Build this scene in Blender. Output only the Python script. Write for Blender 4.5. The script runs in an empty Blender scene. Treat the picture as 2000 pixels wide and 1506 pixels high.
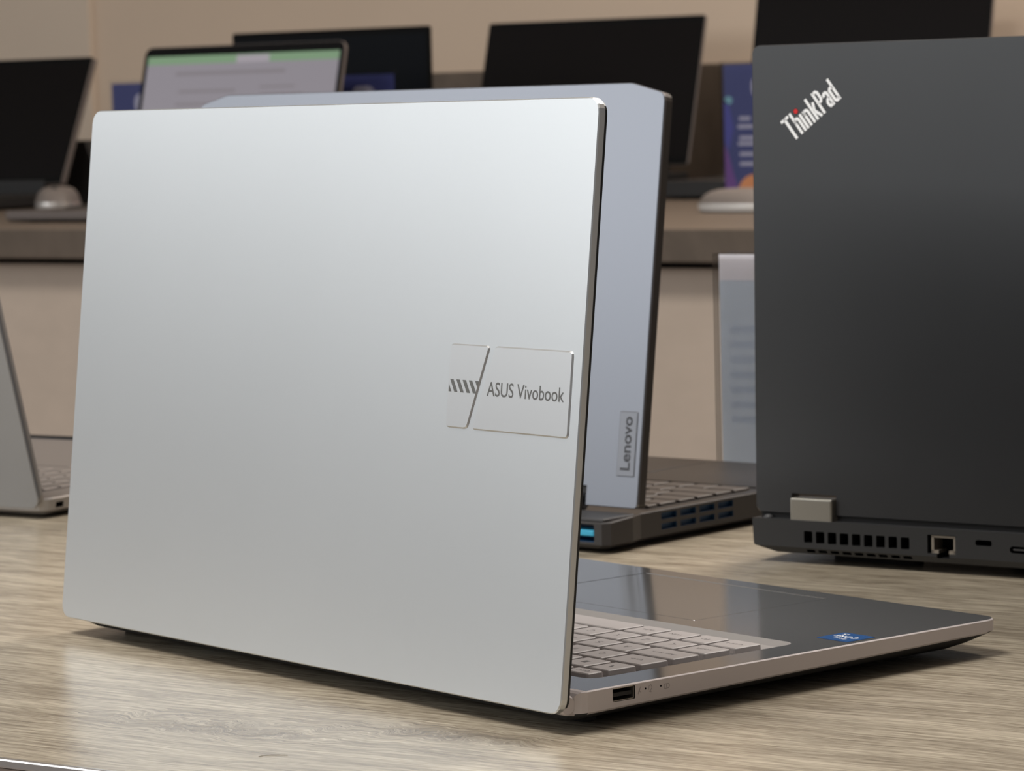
import bpy, bmesh, math, random
from mathutils import Vector, Matrix

random.seed(7)
sc = bpy.context.scene
COL = sc.collection
MM = 0.001
TH = 0.2964                 # the table's direction in the survey frame; the world is table-aligned
TZ = 0.75                   # table top height above the floor


def tw(x, y, z=0.0):
    """survey frame (mm, silver laptop's lid corner as origin) -> world (m)"""
    c, s = math.cos(-TH), math.sin(-TH)
    return Vector(((x * c - y * s) * MM, (x * s + y * c) * MM, TZ + z * MM))


# ------------------------------------------------------------------ camera
cam_d = bpy.data.cameras.new('camera')
cam = bpy.data.objects.new('camera', cam_d)
COL.objects.link(cam)
yaw, pit, roll = -0.8849 + TH, -0.0868, -0.0259
fw = Vector((math.sin(yaw) * math.cos(pit), math.cos(yaw) * math.cos(pit), math.sin(pit)))
rt = Vector((math.cos(yaw), -math.sin(yaw), 0))
up = rt.cross(fw)
r2 = rt * math.cos(roll) + up * math.sin(roll)
u2 = up * math.cos(roll) - rt * math.sin(roll)
mw = Matrix((r2, u2, -fw)).transposed().to_4x4()
mw.translation = tw(1286.91, -778.57, 239.90)
cam.matrix_world = mw
cam_d.sensor_width = 36
cam_d.lens = 36 * 6306.5 / 2000
cam_d.clip_start = 0.05
cam_d.dof.use_dof = True
cam_d.dof.focus_distance = 1.27
cam_d.dof.aperture_fstop = 32
sc.camera = cam

# ------------------------------------------------------------------ world, lights, exposure
w = bpy.data.worlds.new('world')
sc.world = w
w.use_nodes = True
w.node_tree.nodes['Background'].inputs[0].default_value = (0.82, 0.79, 0.785, 1)
w.node_tree.nodes['Background'].inputs[1].default_value = 0.19
sc.view_settings.view_transform = 'Standard'
sc.view_settings.look = 'None'
sc.view_settings.gamma = 1
sc.view_settings.exposure = 0.0
sc.view_settings.use_curve_mapping = False


def area(name, loc, target, sx, sy, power, color):
    d = bpy.data.lights.new(name, 'AREA')
    d.shape = 'RECTANGLE'
    d.size, d.size_y = sx, sy
    d.energy = power
    d.color = color
    o = bpy.data.objects.new(name, d)
    COL.objects.link(o)
    o.location = loc
    dv = Vector(target) - Vector(loc)
    o.rotation_euler = dv.to_track_quat('-Z', 'Y').to_euler()
    return o


# unseen far lights added at left and front to grade the lids, and the ceiling lights over the tables
area('added_far_light', (-4.4, -1.7, 2.20), (0.2, -0.1, 0.95), 4.2, 1.2, 30, (0.95, 0.985, 1.0))
area('added_far_light', (-2.0, -3.6, 2.10), (-0.2, 0.2, 0.95), 4.6, 1.2, 54, (0.96, 0.985, 1.0))
area('ceiling_light', (-0.25, -0.70, 2.85), (-0.25, -0.70, 0), 0.8, 0.8, 52, (1.0, 0.96, 0.90))
area('ceiling_light', (0.4, 2.0, 2.85), (0.4, 2.0, 0), 1.2, 1.2, 74, (1.0, 0.93, 0.86))


# ------------------------------------------------------------------ materials
def mat(name, color, rough=0.5, metal=0.0, spec=0.5, bump=None, var=None, emit=None, trans=0.0, ior=1.45, coat=0.0):
    """bump=(scale,strength,distance); var=(scale,amount) gentle value variation"""
    m = bpy.data.materials.new(name)
    m.use_nodes = True
    nt = m.node_tree
    b = nt.nodes['Principled BSDF']
    b.inputs['Base Color'].default_value = (*color, 1)
    b.inputs['Roughness'].default_value = rough
    b.inputs['Metallic'].default_value = metal
    b.inputs['Specular IOR Level'].default_value = spec
    b.inputs['Transmission Weight'].default_value = trans
    b.inputs['IOR'].default_value = ior
    b.inputs['Coat Weight'].default_value = coat
    tc = nt.nodes.new('ShaderNodeTexCoord')
    if bump:
        n = nt.nodes.new('ShaderNodeTexNoise')
        n.inputs['Scale'].default_value = bump[0]
        n.inputs['Detail'].default_value = 2
        nt.links.new(tc.outputs['Object'], n.inputs['Vector'])
        bp = nt.nodes.new('ShaderNodeBump')
        bp.inputs['Strength'].default_value = bump[1]
        bp.inputs['Distance'].default_value = bump[2]
        nt.links.new(n.outputs['Fac'], bp.inputs['Height'])
        nt.links.new(bp.outputs['Normal'], b.inputs['Normal'])
    if var:
        n = nt.nodes.new('ShaderNodeTexNoise')
        n.inputs['Scale'].default_value = var[0]
        n.inputs['Detail'].default_value = 4
        nt.links.new(tc.outputs['Object'], n.inputs['Vector'])
        mr = nt.nodes.new('ShaderNodeMapRange')
        mr.inputs[1].default_value = 0.3
        mr.inputs[2].default_value = 0.7
        mr.inputs[3].default_value = 1 - var[1]
        mr.inputs[4].default_value = 1 + var[1]
        nt.links.new(n.outputs['Fac'], mr.inputs[0])
        mx = nt.nodes.new('ShaderNodeMix')
        mx.data_type = 'RGBA'
        mx.blend_type = 'MULTIPLY'
        mx.inputs[0].default_value = 1
        mx.inputs[6].default_value = (*color, 1)
        nt.links.new(mr.outputs[0], mx.inputs[7])
        nt.links.new(mx.outputs[2], b.inputs['Base Color'])
    if emit:
        b.inputs['Emission Color'].default_value = (*emit[0], 1)
        b.inputs['Emission Strength'].default_value = emit[1]
    return m


def wood(name, cols, stretch, scale=1.0, rough=0.45, spec=0.5, knots=(), bump=0.15, along='X'):
    """cols: list of (pos, rgb) for the grain ramp; stretch = how much finer across the grain"""
    m = bpy.data.materials.new(name)
    m.use_nodes = True
    nt = m.node_tree
    N, L = nt.nodes, nt.links
    b = N['Principled BSDF']
    b.inputs['Specular IOR Level'].default_value = spec
    tc = N.new('ShaderNodeTexCoord')
    vec = tc.outputs['Object']

    def math_(op, a, bb=None, c=None):
        n = N.new('ShaderNodeMath')
        n.operation = op
        for i, v in enumerate((a, bb, c)):
            if v is None:
                continue
            if hasattr(v, 'links'):
                L.new(v, n.inputs[i])
            else:
                n.inputs[i].default_value = v
        return n.outputs[0]
    sep = N.new('ShaderNodeSeparateXYZ')
    L.new(vec, sep.inputs[0])
    x, y, z = sep.outputs
    if along == 'Z':
        x, z = z, x
    # slow waviness of the grain
    wn = N.new('ShaderNodeTexNoise')
    wn.inputs['Scale'].default_value = 2.2 * scale
    wn.inputs['Detail'].default_value = 2
    L.new(vec, wn.inputs['Vector'])
    yy = math_('MULTIPLY_ADD', wn.outputs['Fac'], 0.05 / scale, y)
    kmask = None
    for (kx, ky, kr) in knots:
        dx = math_('MULTIPLY', math_('SUBTRACT', x, kx), 0.34)
        dy = math_('SUBTRACT', y, ky)
        d2 = math_('ADD', math_('MULTIPLY', dx, dx), math_('MULTIPLY', dy, dy))
        g = math_('POWER', 2.718, math_('MULTIPLY', d2, -1 / (kr * kr)))
        kn = N.new('ShaderNodeTexNoise')
        kn.inputs['Scale'].default_value = 45
        kn.inputs['Detail'].default_value = 3
        L.new(vec, kn.inputs['Vector'])
        k2 = math_('MULTIPLY', math_('SUBTRACT', kn.outputs['Fac'], 0.5), g)
        yy = math_('MULTIPLY_ADD', k2, 0.05, yy)
        yy = math_('MULTIPLY_ADD', math_('MULTIPLY', dy, g), -0.6, yy)
        kmask = g if kmask is None else math_('MAXIMUM', kmask, g)
    cmb = N.new('ShaderNodeCombineXYZ')
    L.new(x, cmb.inputs[0])
    L.new(math_('MULTIPLY', yy, stretch), cmb.inputs[1])
    L.new(z, cmb.inputs[2])
    fine = N.new('ShaderNodeTexNoise')
    fine.inputs['Scale'].default_value = 14 * scale
    fine.inputs['Detail'].default_value = 6
    fine.inputs['Roughness'].default_value = 0.65
    L.new(cmb.outputs[0], fine.inputs['Vector'])
    cm2 = N.new('ShaderNodeCombineXYZ')
    L.new(math_('MULTIPLY', x, 0.5), cm2.inputs[0])
    L.new(math_('MULTIPLY', yy, stretch * 0.28), cm2.inputs[1])
    L.new(z, cm2.inputs[2])
    broad = N.new('ShaderNodeTexNoise')
    broad.inputs['Scale'].default_value = 8 * scale
    broad.inputs['Detail'].default_value = 3
    L.new(cm2.outputs[0], broad.inputs['Vector'])
    cm3 = N.new('ShaderNodeCombineXYZ')
    L.new(math_('MULTIPLY', x, 3.0), cm3.inputs[0])
    L.new(math_('MULTIPLY', yy, stretch * 3.2), cm3.inputs[1])
    L.new(z, cm3.inputs[2])
    fib = N.new('ShaderNodeTexNoise')
    fib.inputs['Scale'].default_value = 16 * scale
    fib.inputs['Detail'].default_value = 4
    L.new(cm3.outputs[0], fib.inputs['Vector'])
    f = math_('ADD', math_('MULTIPLY', fine.outputs['Fac'], 0.43), math_('MULTIPLY', broad.outputs['Fac'], 0.22))
    f = math_('ADD', f, math_('MULTIPLY', fib.outputs['Fac'], 0.35))
    if kmask is not None:
        f = math_('MULTIPLY_ADD', kmask, -0.075, f)
    ramp = N.new('ShaderNodeValToRGB')
    L.new(f, ramp.inputs[0])
    e = ramp.color_ramp.elements
    e[0].position, e[0].color = cols[0][0], (*cols[0][1], 1)
    e[1].position, e[1].color = cols[-1][0], (*cols[-1][1], 1)
    for p, c in cols[1:-1]:
        q = e.new(p)
        q.color = (*c, 1)
    L.new(ramp.outputs[0], b.inputs['Base Color'])
    b.inputs['Roughness'].default_value = rough
    bp = N.new('ShaderNodeBump')
    bp.inputs['Strength'].default_value = bump
    bp.inputs['Distance'].default_value = 0.0006
    L.new(fine.outputs['Fac'], bp.inputs['Height'])
    L.new(bp.outputs['Normal'], b.inputs['Normal'])
    return m


MT = {}
MT['table'] = wood('table_laminate', [(0.33, (0.12, 0.092, 0.064)), (0.43, (0.225, 0.185, 0.135)), (0.52, (0.37, 0.32, 0.243)), (0.62, (0.54, 0.475, 0.37))],
                   16, 1.7, rough=0.26, spec=0.85, knots=((0.212, -0.147, 0.02), (0.300, -0.120, 0.014)))
MT['table_side'] = wood('table_side_laminate', [(0.30, (0.10, 0.075, 0.06)), (0.6, (0.26, 0.2, 0.16)), (0.7, (0.3, 0.24, 0.2))], 14, 1.5)
MT['counter'] = wood('counter_laminate', [(0.3, (0.088, 0.067, 0.05)), (0.7, (0.14, 0.107, 0.082))], 9, 1.0, rough=0.5, spec=0.3)
MT['panel'] = wood('cream_panel_laminate', [(0.3, (0.50, 0.41, 0.335)), (0.7, (0.575, 0.47, 0.385))], 4, 1.0, rough=0.55, spec=0.3, bump=0.03, along='Z')
MT['wall'] = mat('wall_paint', (0.57, 0.455, 0.355), 0.85, spec=0.2, bump=(160, 0.15, 0.001), var=(1.5, 0.04))
MT['wall2'] = mat('wall_paint_grey', (0.57, 0.475, 0.385), 0.85, spec=0.2, bump=(160, 0.15, 0.001), var=(1.5, 0.04))
MT['ceiling'] = mat('ceiling_paint', (0.75, 0.73, 0.7), 0.9)
MT['floor'] = mat('floor_vinyl', (0.20, 0.17, 0.15), 0.4, var=(3, 0.1))
MT['steel'] = mat('brushed_steel_trim', (0.75, 0.72, 0.70), 0.28, 1.0)
MT['silver'] = mat('silver_lid_metal', (0.635, 0.65, 0.66), 0.36, 0.90, bump=(2600, 0.05, 0.0001), var=(9, 0.012))
MT['silver_edge'] = mat('silver_edge_metal', (0.60, 0.58, 0.57), 0.30, 0.9)
MT['badge'] = mat('silver_badge_metal', (0.65, 0.655, 0.66), 0.34, 0.90)
MT['grey_print'] = mat('grey_print', (0.11, 0.11, 0.107), 0.5)
MT['dark_print'] = mat('dark_grey_print', (0.035, 0.035, 0.042), 0.5)
MT['black_bezel'] = mat('black_bezel_plastic', (0.006, 0.006, 0.007), 0.35)
MT['deck'] = mat('silver_deck_metal', (0.18, 0.18, 0.182), 0.11, 0.6)
MT['side'] = mat('silver_side_plastic', (0.58, 0.53, 0.53), 0.42, 0.2)
MT['key'] = mat('grey_key_plastic', (0.44, 0.41, 0.405), 0.5, 0.0, bump=(900, 0.05, 0.0001))
MT['legend'] = mat('key_legend_print', (0.09, 0.085, 0.085), 0.6)
MT['key_shade'] = mat('embossed_symbol', (0.30, 0.27, 0.27), 0.5)
MT['tray'] = mat('grey_tray_plastic', (0.36, 0.345, 0.34), 0.42, 0.2)
MT['dark'] = mat('port_cavity', (0.004, 0.004, 0.005), 0.6)
MT['rubber_and_shade'] = mat('rubber_and_shade', (0.03, 0.03, 0.03), 0.8)  # feet and wheels; also painted shade under the silver laptop
MT['intel'] = mat('blue_sticker', (0.0, 0.055, 0.20), 0.35)
MT['white'] = mat('white_print', (0.95, 0.96, 0.97), 0.45)
MT['idea'] = mat('storm_grey_lid', (0.205, 0.214, 0.24), 0.34, 0.85)
MT['idea_edge'] = mat('dark_lid_edge', (0.035, 0.03, 0.028), 0.45)
MT['idea_deck'] = mat('dark_deck_plastic', (0.036, 0.031, 0.029), 0.36)
MT['idea_base'] = mat('dark_base_plastic', (0.035, 0.032, 0.032), 0.5)
MT['idea_rear'] = mat('charcoal_rear_plastic', (0.05, 0.05, 0.053), 0.5)
MT['idea_key'] = mat('taupe_key_plastic', (0.12, 0.102, 0.09), 0.5)
MT['idea_plate'] = mat('grey_plate_metal', (0.20, 0.206, 0.226), 0.38, 0.78)
MT['navy'] = mat('navy_vent_fin', (0.012, 0.055, 0.13), 0.5)
MT['cyan'] = mat('cyan_vent_fin', (0.05, 0.40, 0.62), 0.4, spec=0.5)
MT['think'] = mat('black_soft_touch', (0.012, 0.0132, 0.0158), 0.36, spec=1.0, var=(14, 0.10))
MT['think_base'] = mat('black_base_plastic', (0.024, 0.0245, 0.026), 0.5)
MT['hinge'] = mat('nickel_hinge', (0.34, 0.325, 0.29), 0.38, 0.8)
MT['red'] = mat('red_dot', (0.65, 0.01, 0.01), 0.4)
MT['gold'] = mat('port_shell_metal', (0.45, 0.41, 0.36), 0.4, 0.9)
MT['ll'] = mat('space_grey_lid', (0.33, 0.335, 0.35), 0.38, 0.6)
MT['ll_side'] = mat('space_grey_side', (0.40, 0.375, 0.36), 0.4, 0.4)
MT['ll_deck'] = mat('space_grey_deck', (0.20, 0.18, 0.17), 0.4, 0.3)
MT['ll_keys'] = mat('dark_grey_keyboard', (0.11, 0.10, 0.095), 0.5)
MT['screen'] = mat('black_screen_glass', (0.006, 0.005, 0.005), 0.3, spec=0.08)
MT['screen_blue'] = mat('blueblack_screen_glass', (0.004, 0.005, 0.007), 0.3, spec=0.10)
MT['bg_edge'] = mat('grey_laptop_edge', (0.16, 0.135, 0.125), 0.4, 0.3)
MT['frame_black'] = mat('black_screen_frame', (0.004, 0.004, 0.004), 0.5, spec=0.08)
MT['bg_black'] = mat('black_laptop_plastic', (0.012, 0.011, 0.011), 0.5)
MT['bg_deck'] = mat('dark_brown_deck', (0.035, 0.028, 0.025), 0.4)
MT['mouse_silver'] = mat('silver_mouse_plastic', (0.55, 0.52, 0.50), 0.25, 0.6)
MT['mouse_grey'] = mat('grey_mouse_plastic', (0.17, 0.145, 0.13), 0.5, spec=0.3)
MT['mouse_rim'] = mat('pale_mouse_rim', (0.60, 0.58, 0.56), 0.3, 0.2)
MT['lcd'] = mat('lit_page', (0.02, 0.02, 0.02), 0.4, emit=((0.215, 0.195, 0.22), 1.0))
MT['lcd_green'] = mat('lit_green_bar', (0.02, 0.02, 0.02), 0.4, emit=((0.15, 0.25, 0.14), 1.0))
MT['lcd_tab'] = mat('lit_pale_tab', (0.02, 0.02, 0.02), 0.4, emit=((0.30, 0.27, 0.30), 1.0))
MT['lcd_text'] = mat('lit_grey_text', (0.02, 0.02, 0.02), 0.4, emit=((0.17, 0.15, 0.165), 1.0))
MT['acrylic'] = bpy.data.materials.new('clear_acrylic')
MT['acrylic'].use_nodes = True
_n = MT['acrylic'].node_tree
_n.nodes.remove(_n.nodes['Principled BSDF'])
_t = _n.nodes.new('ShaderNodeBsdfTransparent')
_t.inputs[0].default_value = (0.97, 0.975, 0.98, 1)
_g = _n.nodes.new('ShaderNodeBsdfGlossy')
_g.inputs['Roughness'].default_value = 0.08
_w = _n.nodes.new('ShaderNodeFresnel')
_w.inputs['IOR'].default_value = 1.2
_m = _n.nodes.new('ShaderNodeMixShader')
_n.links.new(_w.outputs[0], _m.inputs[0])
_n.links.new(_t.outputs[0], _m.inputs[1])
_n.links.new(_g.outputs[0], _m.inputs[2])
_n.links.new(_m.outputs[0], _n.nodes['Material Output'].inputs[0])
MT['card'] = mat('indigo_card', (0.05, 0.058, 0.19), 0.5)
MT['card_purple'] = mat('purple_print', (0.16, 0.06, 0.26), 0.5)
MT['card_violet'] = mat('violet_print', (0.07, 0.07, 0.32), 0.5)
MT['card_orange'] = mat('orange_print', (0.75, 0.30, 0.12), 0.5)
MT['card_teal'] = mat('teal_print', (0.20, 0.42, 0.50), 0.5)
MT['card_white'] = mat('pale_lilac_print', (0.45, 0.43, 0.55), 0.5)
MT['paper'] = mat('pale_blue_paper', (0.78, 0.84, 0.92), 0.6)
MT['paper_top'] = mat('lit_top_paper', (0.92, 0.92, 0.97), 0.6)  # paler tone: stronger light on the sheet's top, put into the colour
MT['paper_text'] = mat('faint_paper_print', (0.86, 0.90, 0.97), 0.6)
for _k in ('paper', 'paper_top', 'paper_text'):          # thin paper lets light through from behind
    _n = MT[_k].node_tree
    _t = _n.nodes.new('ShaderNodeBsdfTranslucent')
    _t.inputs[0].default_value = _n.nodes['Principled BSDF'].inputs['Base Color'].default_value
    _m = _n.nodes.new('ShaderNodeMixShader')
    _m.inputs[0].default_value = 0.55
    _n.links.new(_n.nodes['Principled BSDF'].outputs[0], _m.inputs[1])
    _n.links.new(_t.outputs[0], _m.inputs[2])
    _n.links.new(_m.outputs[0], _n.nodes['Material Output'].inputs[0])
MT['hair'] = mat('brown_hair', (0.20, 0.16, 0.09), 0.6)


# ------------------------------------------------------------------ helpers
def tag(o, label=None, cat=None, group=None, kind=None):
    if label: o['label'] = label
    if cat: o['category'] = cat
    if group: o['group'] = group
    if kind: o['kind'] = kind
    return o


def empty(name, loc, rz=0.0):
    o = bpy.data.objects.new(name, None)
    o.empty_display_size = 0.05
    COL.objects.link(o)
    o.location = loc
    o.rotation_euler = (0, 0, rz)
    return o


def obj(name, bm, m, parent=None, loc=None, rot=None, smooth=False, scale=MM):
    """bm is in mm by default"""
    bmesh.ops.recalc_face_normals(bm, faces=bm.faces[:])
    if scale != 1:
        bmesh.ops.scale(bm, vec=(scale,) * 3, verts=bm.verts[:])
    me = bpy.data.meshes.new(name)
    bm.to_mesh(me)
    bm.free()
    for mm_ in (m if isinstance(m, (list, tuple)) else [m]):
        me.materials.append(MT[mm_])
    if smooth:
        for p in me.polygons:
            p.use_smooth = True
        me.set_sharp_from_angle(angle=math.radians(35))
    o = bpy.data.objects.new(name, me)
    COL.objects.link(o)
    if parent: o.parent = parent
    if loc: o.location = loc
    if rot: o.rotation_euler = rot
    return o


def box(bm, x0, x1, y0, y1, z0, z1, mi=0, bev=0.0, seg=2):
    r = bmesh.ops.create_cube(bm, size=1)
    vs = r['verts']
    for v in vs:
        v.co = Vector((x0 + (v.co.x + .5) * (x1 - x0), y0 + (v.co.y + .5) * (y1 - y0), z0 + (v.co.z + .5) * (z1 - z0)))
    fs = set(f for v in vs for f in v.link_faces)
    if bev:
        es = list(set(e for v in vs for e in v.link_edges))
        rr = bmesh.ops.bevel(bm, geom=es, offset=bev, segments=seg, affect='EDGES', profile=0.5)
        fs = set(f for f in fs if f.is_valid) | set(rr['faces'])
    for f in fs:
        f.material_index = mi
    return bm


def rrect(x0, x1, y0, y1, r, n=4):
    """rounded rectangle outline, ccw; r = radius or 4 radii (bl, br, tr, tl)"""
    rs = r if isinstance(r, (list, tuple)) else [r] * 4
    pts = []
    for (cx, cy, a0, rr) in ((x0 + rs[0], y0 + rs[0], 180, rs[0]), (x1 - rs[1], y0 + rs[1], 270, rs[1]),
                             (x1 - rs[2], y1 - rs[2], 0, rs[2]), (x0 + rs[3], y1 - rs[3], 90, rs[3])):
        for i in range(n + 1):
            a = math.radians(a0 + 90 * i / n)
            pts.append((cx + rr * math.cos(a), cy + rr * math.sin(a)))
    return pts


def loft(bm, rings, mi=0, cap=True):
    """rings: lists of 3D points of the same count"""
    vr = [[bm.verts.new(p) for p in ring] for ring in rings]
    n = len(vr[0])
    for a, b in zip(vr, vr[1:]):
        for i in range(n):
            f = bm.faces.new((a[i], a[(i + 1) % n], b[(i + 1) % n], b[i]))
            f.material_index = mi
    if cap:
        bm.faces.new(vr[0][::-1]).material_index = mi
        bm.faces.new(vr[-1]).material_index = mi
    return vr


def inset(pts, d):
    """offset a ccw convex outline inwards by d"""
    out = []
    n = len(pts)
    for i in range(n):
        p0, p1, p2 = Vector(pts[i - 1]), Vector(pts[i]), Vector(pts[(i + 1) % n])
        e1, e2 = (p1 - p0), (p2 - p1)
        if e1.length < 1e-9 or e2.length < 1e-9:
            out.append(tuple(p1)); continue
        n1 = Vector((-e1.y, e1.x)).normalized(); n2 = Vector((-e2.y, e2.x)).normalized()
        b = (n1 + n2)
        b = b / max(b.length_squared, 1e-6) * 2
        out.append((p1.x + b.x * d, p1.y + b.y * d))
    return out


def rpoly(pts, r, n=3):
    """round the corners of a convex ccw polygon"""
    out = []
    m = len(pts)
    for i in range(m):
        p0, p, p2 = Vector(pts[i - 1]), Vector(pts[i]), Vector(pts[(i + 1) % m])
        a, b = (p0 - p).normalized(), (p2 - p).normalized()
        ra = r[i] if isinstance(r, (list, tuple)) else r
        s, e = p + a * ra, p + b * ra
        for k in range(n + 1):
            t = k / n
            q = (1 - t) ** 2 * s + 2 * t * (1 - t) * p + t * t * e
            out.append((q.x, q.y))
    return out


def prism(bm, pts, f, a0, a1, mi=0, bev0=0.0, bev1=0.0):
    """extrude an outline; f maps (u, v, depth) to 3D"""
    rings = []
    if bev0:
        rings += [[f(u, v, a0) for u, v in inset(pts, bev0)], [f(u, v, a0 + (bev0 if a1 > a0 else -bev0)) for u, v in pts]]
    else:
        rings += [[f(u, v, a0) for u, v in pts]]
    if bev1:
        rings += [[f(u, v, a1 - (bev1 if a1 > a0 else -bev1)) for u, v in pts], [f(u, v, a1) for u, v in inset(pts, bev1)]]
    else:
        rings += [[f(u, v, a1) for u, v in pts]]
    loft(bm, rings, mi)
    return bm


XZ = lambda u, v, d: (u, d, v)          # outline in the lid plane, depth along y
XY = lambda u, v, d: (u, v, d)          # outline in plan, depth along z
YZ = lambda u, v, d: (d, u, v)          # outline in side view, depth along x


def cut(o, bm, m='dark'):
    """carve the closed solid bm (mm) out of o; the carved faces take material m"""
    bmesh.ops.recalc_face_normals(bm, faces=bm.faces[:])
    bmesh.ops.scale(bm, vec=(MM,) * 3, verts=bm.verts[:])
    me = bpy.data.meshes.new('cutter')
    bm.to_mesh(me); bm.free()
    me.materials.append(MT[m])
    c = bpy.data.objects.new('cutter', me)
    COL.objects.link(c)
    bpy.context.view_layer.update()
    c.matrix_world = o.matrix_world
    md = o.modifiers.new('cut', 'BOOLEAN')
    md.operation = 'DIFFERENCE'; md.object = c; md.solver = 'EXACT'; md.material_mode = 'TRANSFER'
    bpy.context.view_layer.update()
    dg = bpy.context.evaluated_depsgraph_get()
    new = bpy.data.meshes.new_from_object(o.evaluated_get(dg))
    o.modifiers.remove(md)
    old = o.data
    o.data = new
    new.name = o.name
    bpy.data.meshes.remove(old)
    bpy.data.objects.remove(c); bpy.data.meshes.remove(me)
    return o


_tcache = {}


def glyphs(text, bold=0.0):
    """flat text as (verts, faces) with its bounding box normalised to the cap height of H = 1"""
    if (text, bold) in _tcache:
        return _tcache[(text, bold)]
    cu = bpy.data.curves.new('t', 'FONT')
    cu.body = text
    cu.size = 1
    cu.offset = bold
    cu.resolution_u = 4
    o = bpy.data.objects.new('t', cu)
    COL.objects.link(o)
    bpy.context.view_layer.update()
    dg = bpy.context.evaluated_depsgraph_get()
    me = bpy.data.meshes.new_from_object(o.evaluated_get(dg))
    vs = [tuple(v.co) for v in me.vertices]
    fs = [tuple(p.vertices) for p in me.polygons]
    bpy.data.objects.remove(o); bpy.data.curves.remove(cu); bpy.data.meshes.remove(me)
    x0, x1 = min(v[0] for v in vs), max(v[0] for v in vs)
    y0, y1 = min(v[1] for v in vs), max(v[1] for v in vs)
    _tcache[(text, bold)] = (vs, fs, x0, x1, y0, y1)
    return _tcache[(text, bold)]


def put_text(bm, text, f, x0, x1, y0, y1, mi=0, bold=0.0):
    """text stretched to the box x0..x1, y0..y1; f maps (u, v) to 3D"""
    vs, fs, a0, a1, b0, b1 = glyphs(text, bold)
    nv = [bm.verts.new(f(x0 + (v[0] - a0) / max(a1 - a0, 1e-6) * (x1 - x0), y0 + (v[1] - b0) / max(b1 - b0, 1e-6) * (y1 - y0))) for v in vs]
    for q in fs:
        try:
            bm.faces.new([nv[i] for i in q]).material_index = mi
        except ValueError:
            pass


def flat_poly(bm, pts, f, mi=0):
    bm.faces.new([bm.verts.new(f(u, v)) for u, v in pts]).material_index = mi


def stroke(bm, pts, wd, f, mi=0):
    """a flat ribbon of width wd along a 2D polyline"""
    n = len(pts)
    L, R = [], []
    for i in range(n):
        p = Vector(pts[i])
        t1 = (p - Vector(pts[i - 1])).normalized() if i else None
        t2 = (Vector(pts[i + 1]) - p).normalized() if i < n - 1 else None
        t = (t1 + t2).normalized() if t1 and t2 else (t1 or t2)
        nn = Vector((-t.y, t.x))
        k = wd / 2 / max(0.5, (nn.dot(Vector((-t1.y, t1.x))) if t1 else 1))
        L.append(bm.verts.new(f(*(p + nn * k)))); R.append(bm.verts.new(f(*(p - nn * k))))
    for i in range(n - 1):
        bm.faces.new((R[i], R[i + 1], L[i + 1], L[i])).material_index = mi


def clip(poly, a, b):
    """keep the part of poly on the left of the line a->b"""
    out = []
    s = lambda p: (b[0] - a[0]) * (p[1] - a[1]) - (b[1] - a[1]) * (p[0] - a[0])
    for i in range(len(poly)):
        p, q = poly[i - 1], poly[i]
        sp, sq = s(p), s(q)
        if (sp >= 0) != (sq >= 0):
            t = sp / (sp - sq)
            out.append((p[0] + t * (q[0] - p[0]), p[1] + t * (q[1] - p[1])))
        if sq >= 0:
            out.append(q)
    return out


def key_mesh(w, d, h=1.7, legend=None, ins=0.65, lm=True):
    """keycap, origin at its base centre; the user faces -y, so legends are turned round"""
    bm = bmesh.new()
    o = rrect(-w / 2, w / 2, -d / 2, d / 2, 0.9, 2)
    loft(bm, [[(u, v, 0) for u, v in o], [(u, v, h - 0.35) for u, v in inset(o, 0.15)], [(u, v, h) for u, v in inset(o, ins)]])
    if legend:
        lw = min(w * 0.55, 3.0 * len(legend) ** 0.8)
        lh = 3.6 if len(legend) == 1 else 2.2
        put_text(bm, legend, lambda u, v: (-u, -v, h + 0.02), -lw / 2, lw / 2, -lh / 2, lh / 2, 1)
    return bm


_keymeshes = {}


def keyboard(parent, xl, rows, p, gap, z, mats, numpad=0.0, npitch=15.2, h=1.7):
    """rows: (y_rear, y_front, [(units, legend), ...]) from the user's left (high x) on"""
    for (y0, y1, ks) in rows:
        x = xl
        for (u, lg) in ks:
            wd = u * p - gap
            if lg is not False:
                kk = (round(wd, 2), round(y1 - y0, 2), lg, mats[0])
                if kk not in _keymeshes:
                    o = obj('key', key_mesh(wd, y1 - y0, h, lg), mats, parent)
                    _keymeshes[kk] = o.data
                else:
                    o = bpy.data.objects.new('key', _keymeshes[kk])
                    COL.objects.link(o)
                    o.parent = parent
                o.location = ((x - wd / 2) * MM, (y0 + y1) / 2 * MM, z * MM)
            x -= u * p


# ------------------------------------------------------------------ the room
def slab(name, x0, x1, y0, y1, z0, z1, m, bev=0.0, parent=None, kind=None, label=None, cat=None):
    bm = bmesh.new()
    box(bm, x0, x1, y0, y1, z0, z1, 0, bev)
    o = obj(name, bm, m, parent, scale=1)
    tag(o, label, cat, kind=kind)
    return o


slab('floor', -5.5, 3.0, -3.0, 3.2, -0.05, 0.0, 'floor', kind='structure', label='dark grey vinyl shop floor', cat='floor')
slab('wall_back', -5.5, 3.0, 2.85, 3.0, 0.0, 3.0, 'wall', kind='structure', label='beige painted wall behind the display counter', cat='wall')
slab('wall_left', -4.6, -2.435, 2.838, 2.85, 0.0, 3.0, 'wall2', kind='structure', label='greyish beige wall section at the far left', cat='wall')
slab('ceiling', -5.5, 3.0, -3.0, 3.2, 3.0, 3.05, 'ceiling', kind='structure', label='white shop ceiling', cat='ceiling')
slab('trim_1', -2.20, 2.9, 2.83, 2.85, TZ + 0.112, TZ + 0.290, 'counter', 0.002, kind='structure', label='taupe wood splashback along the wall above the counter', cat='trim')

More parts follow.
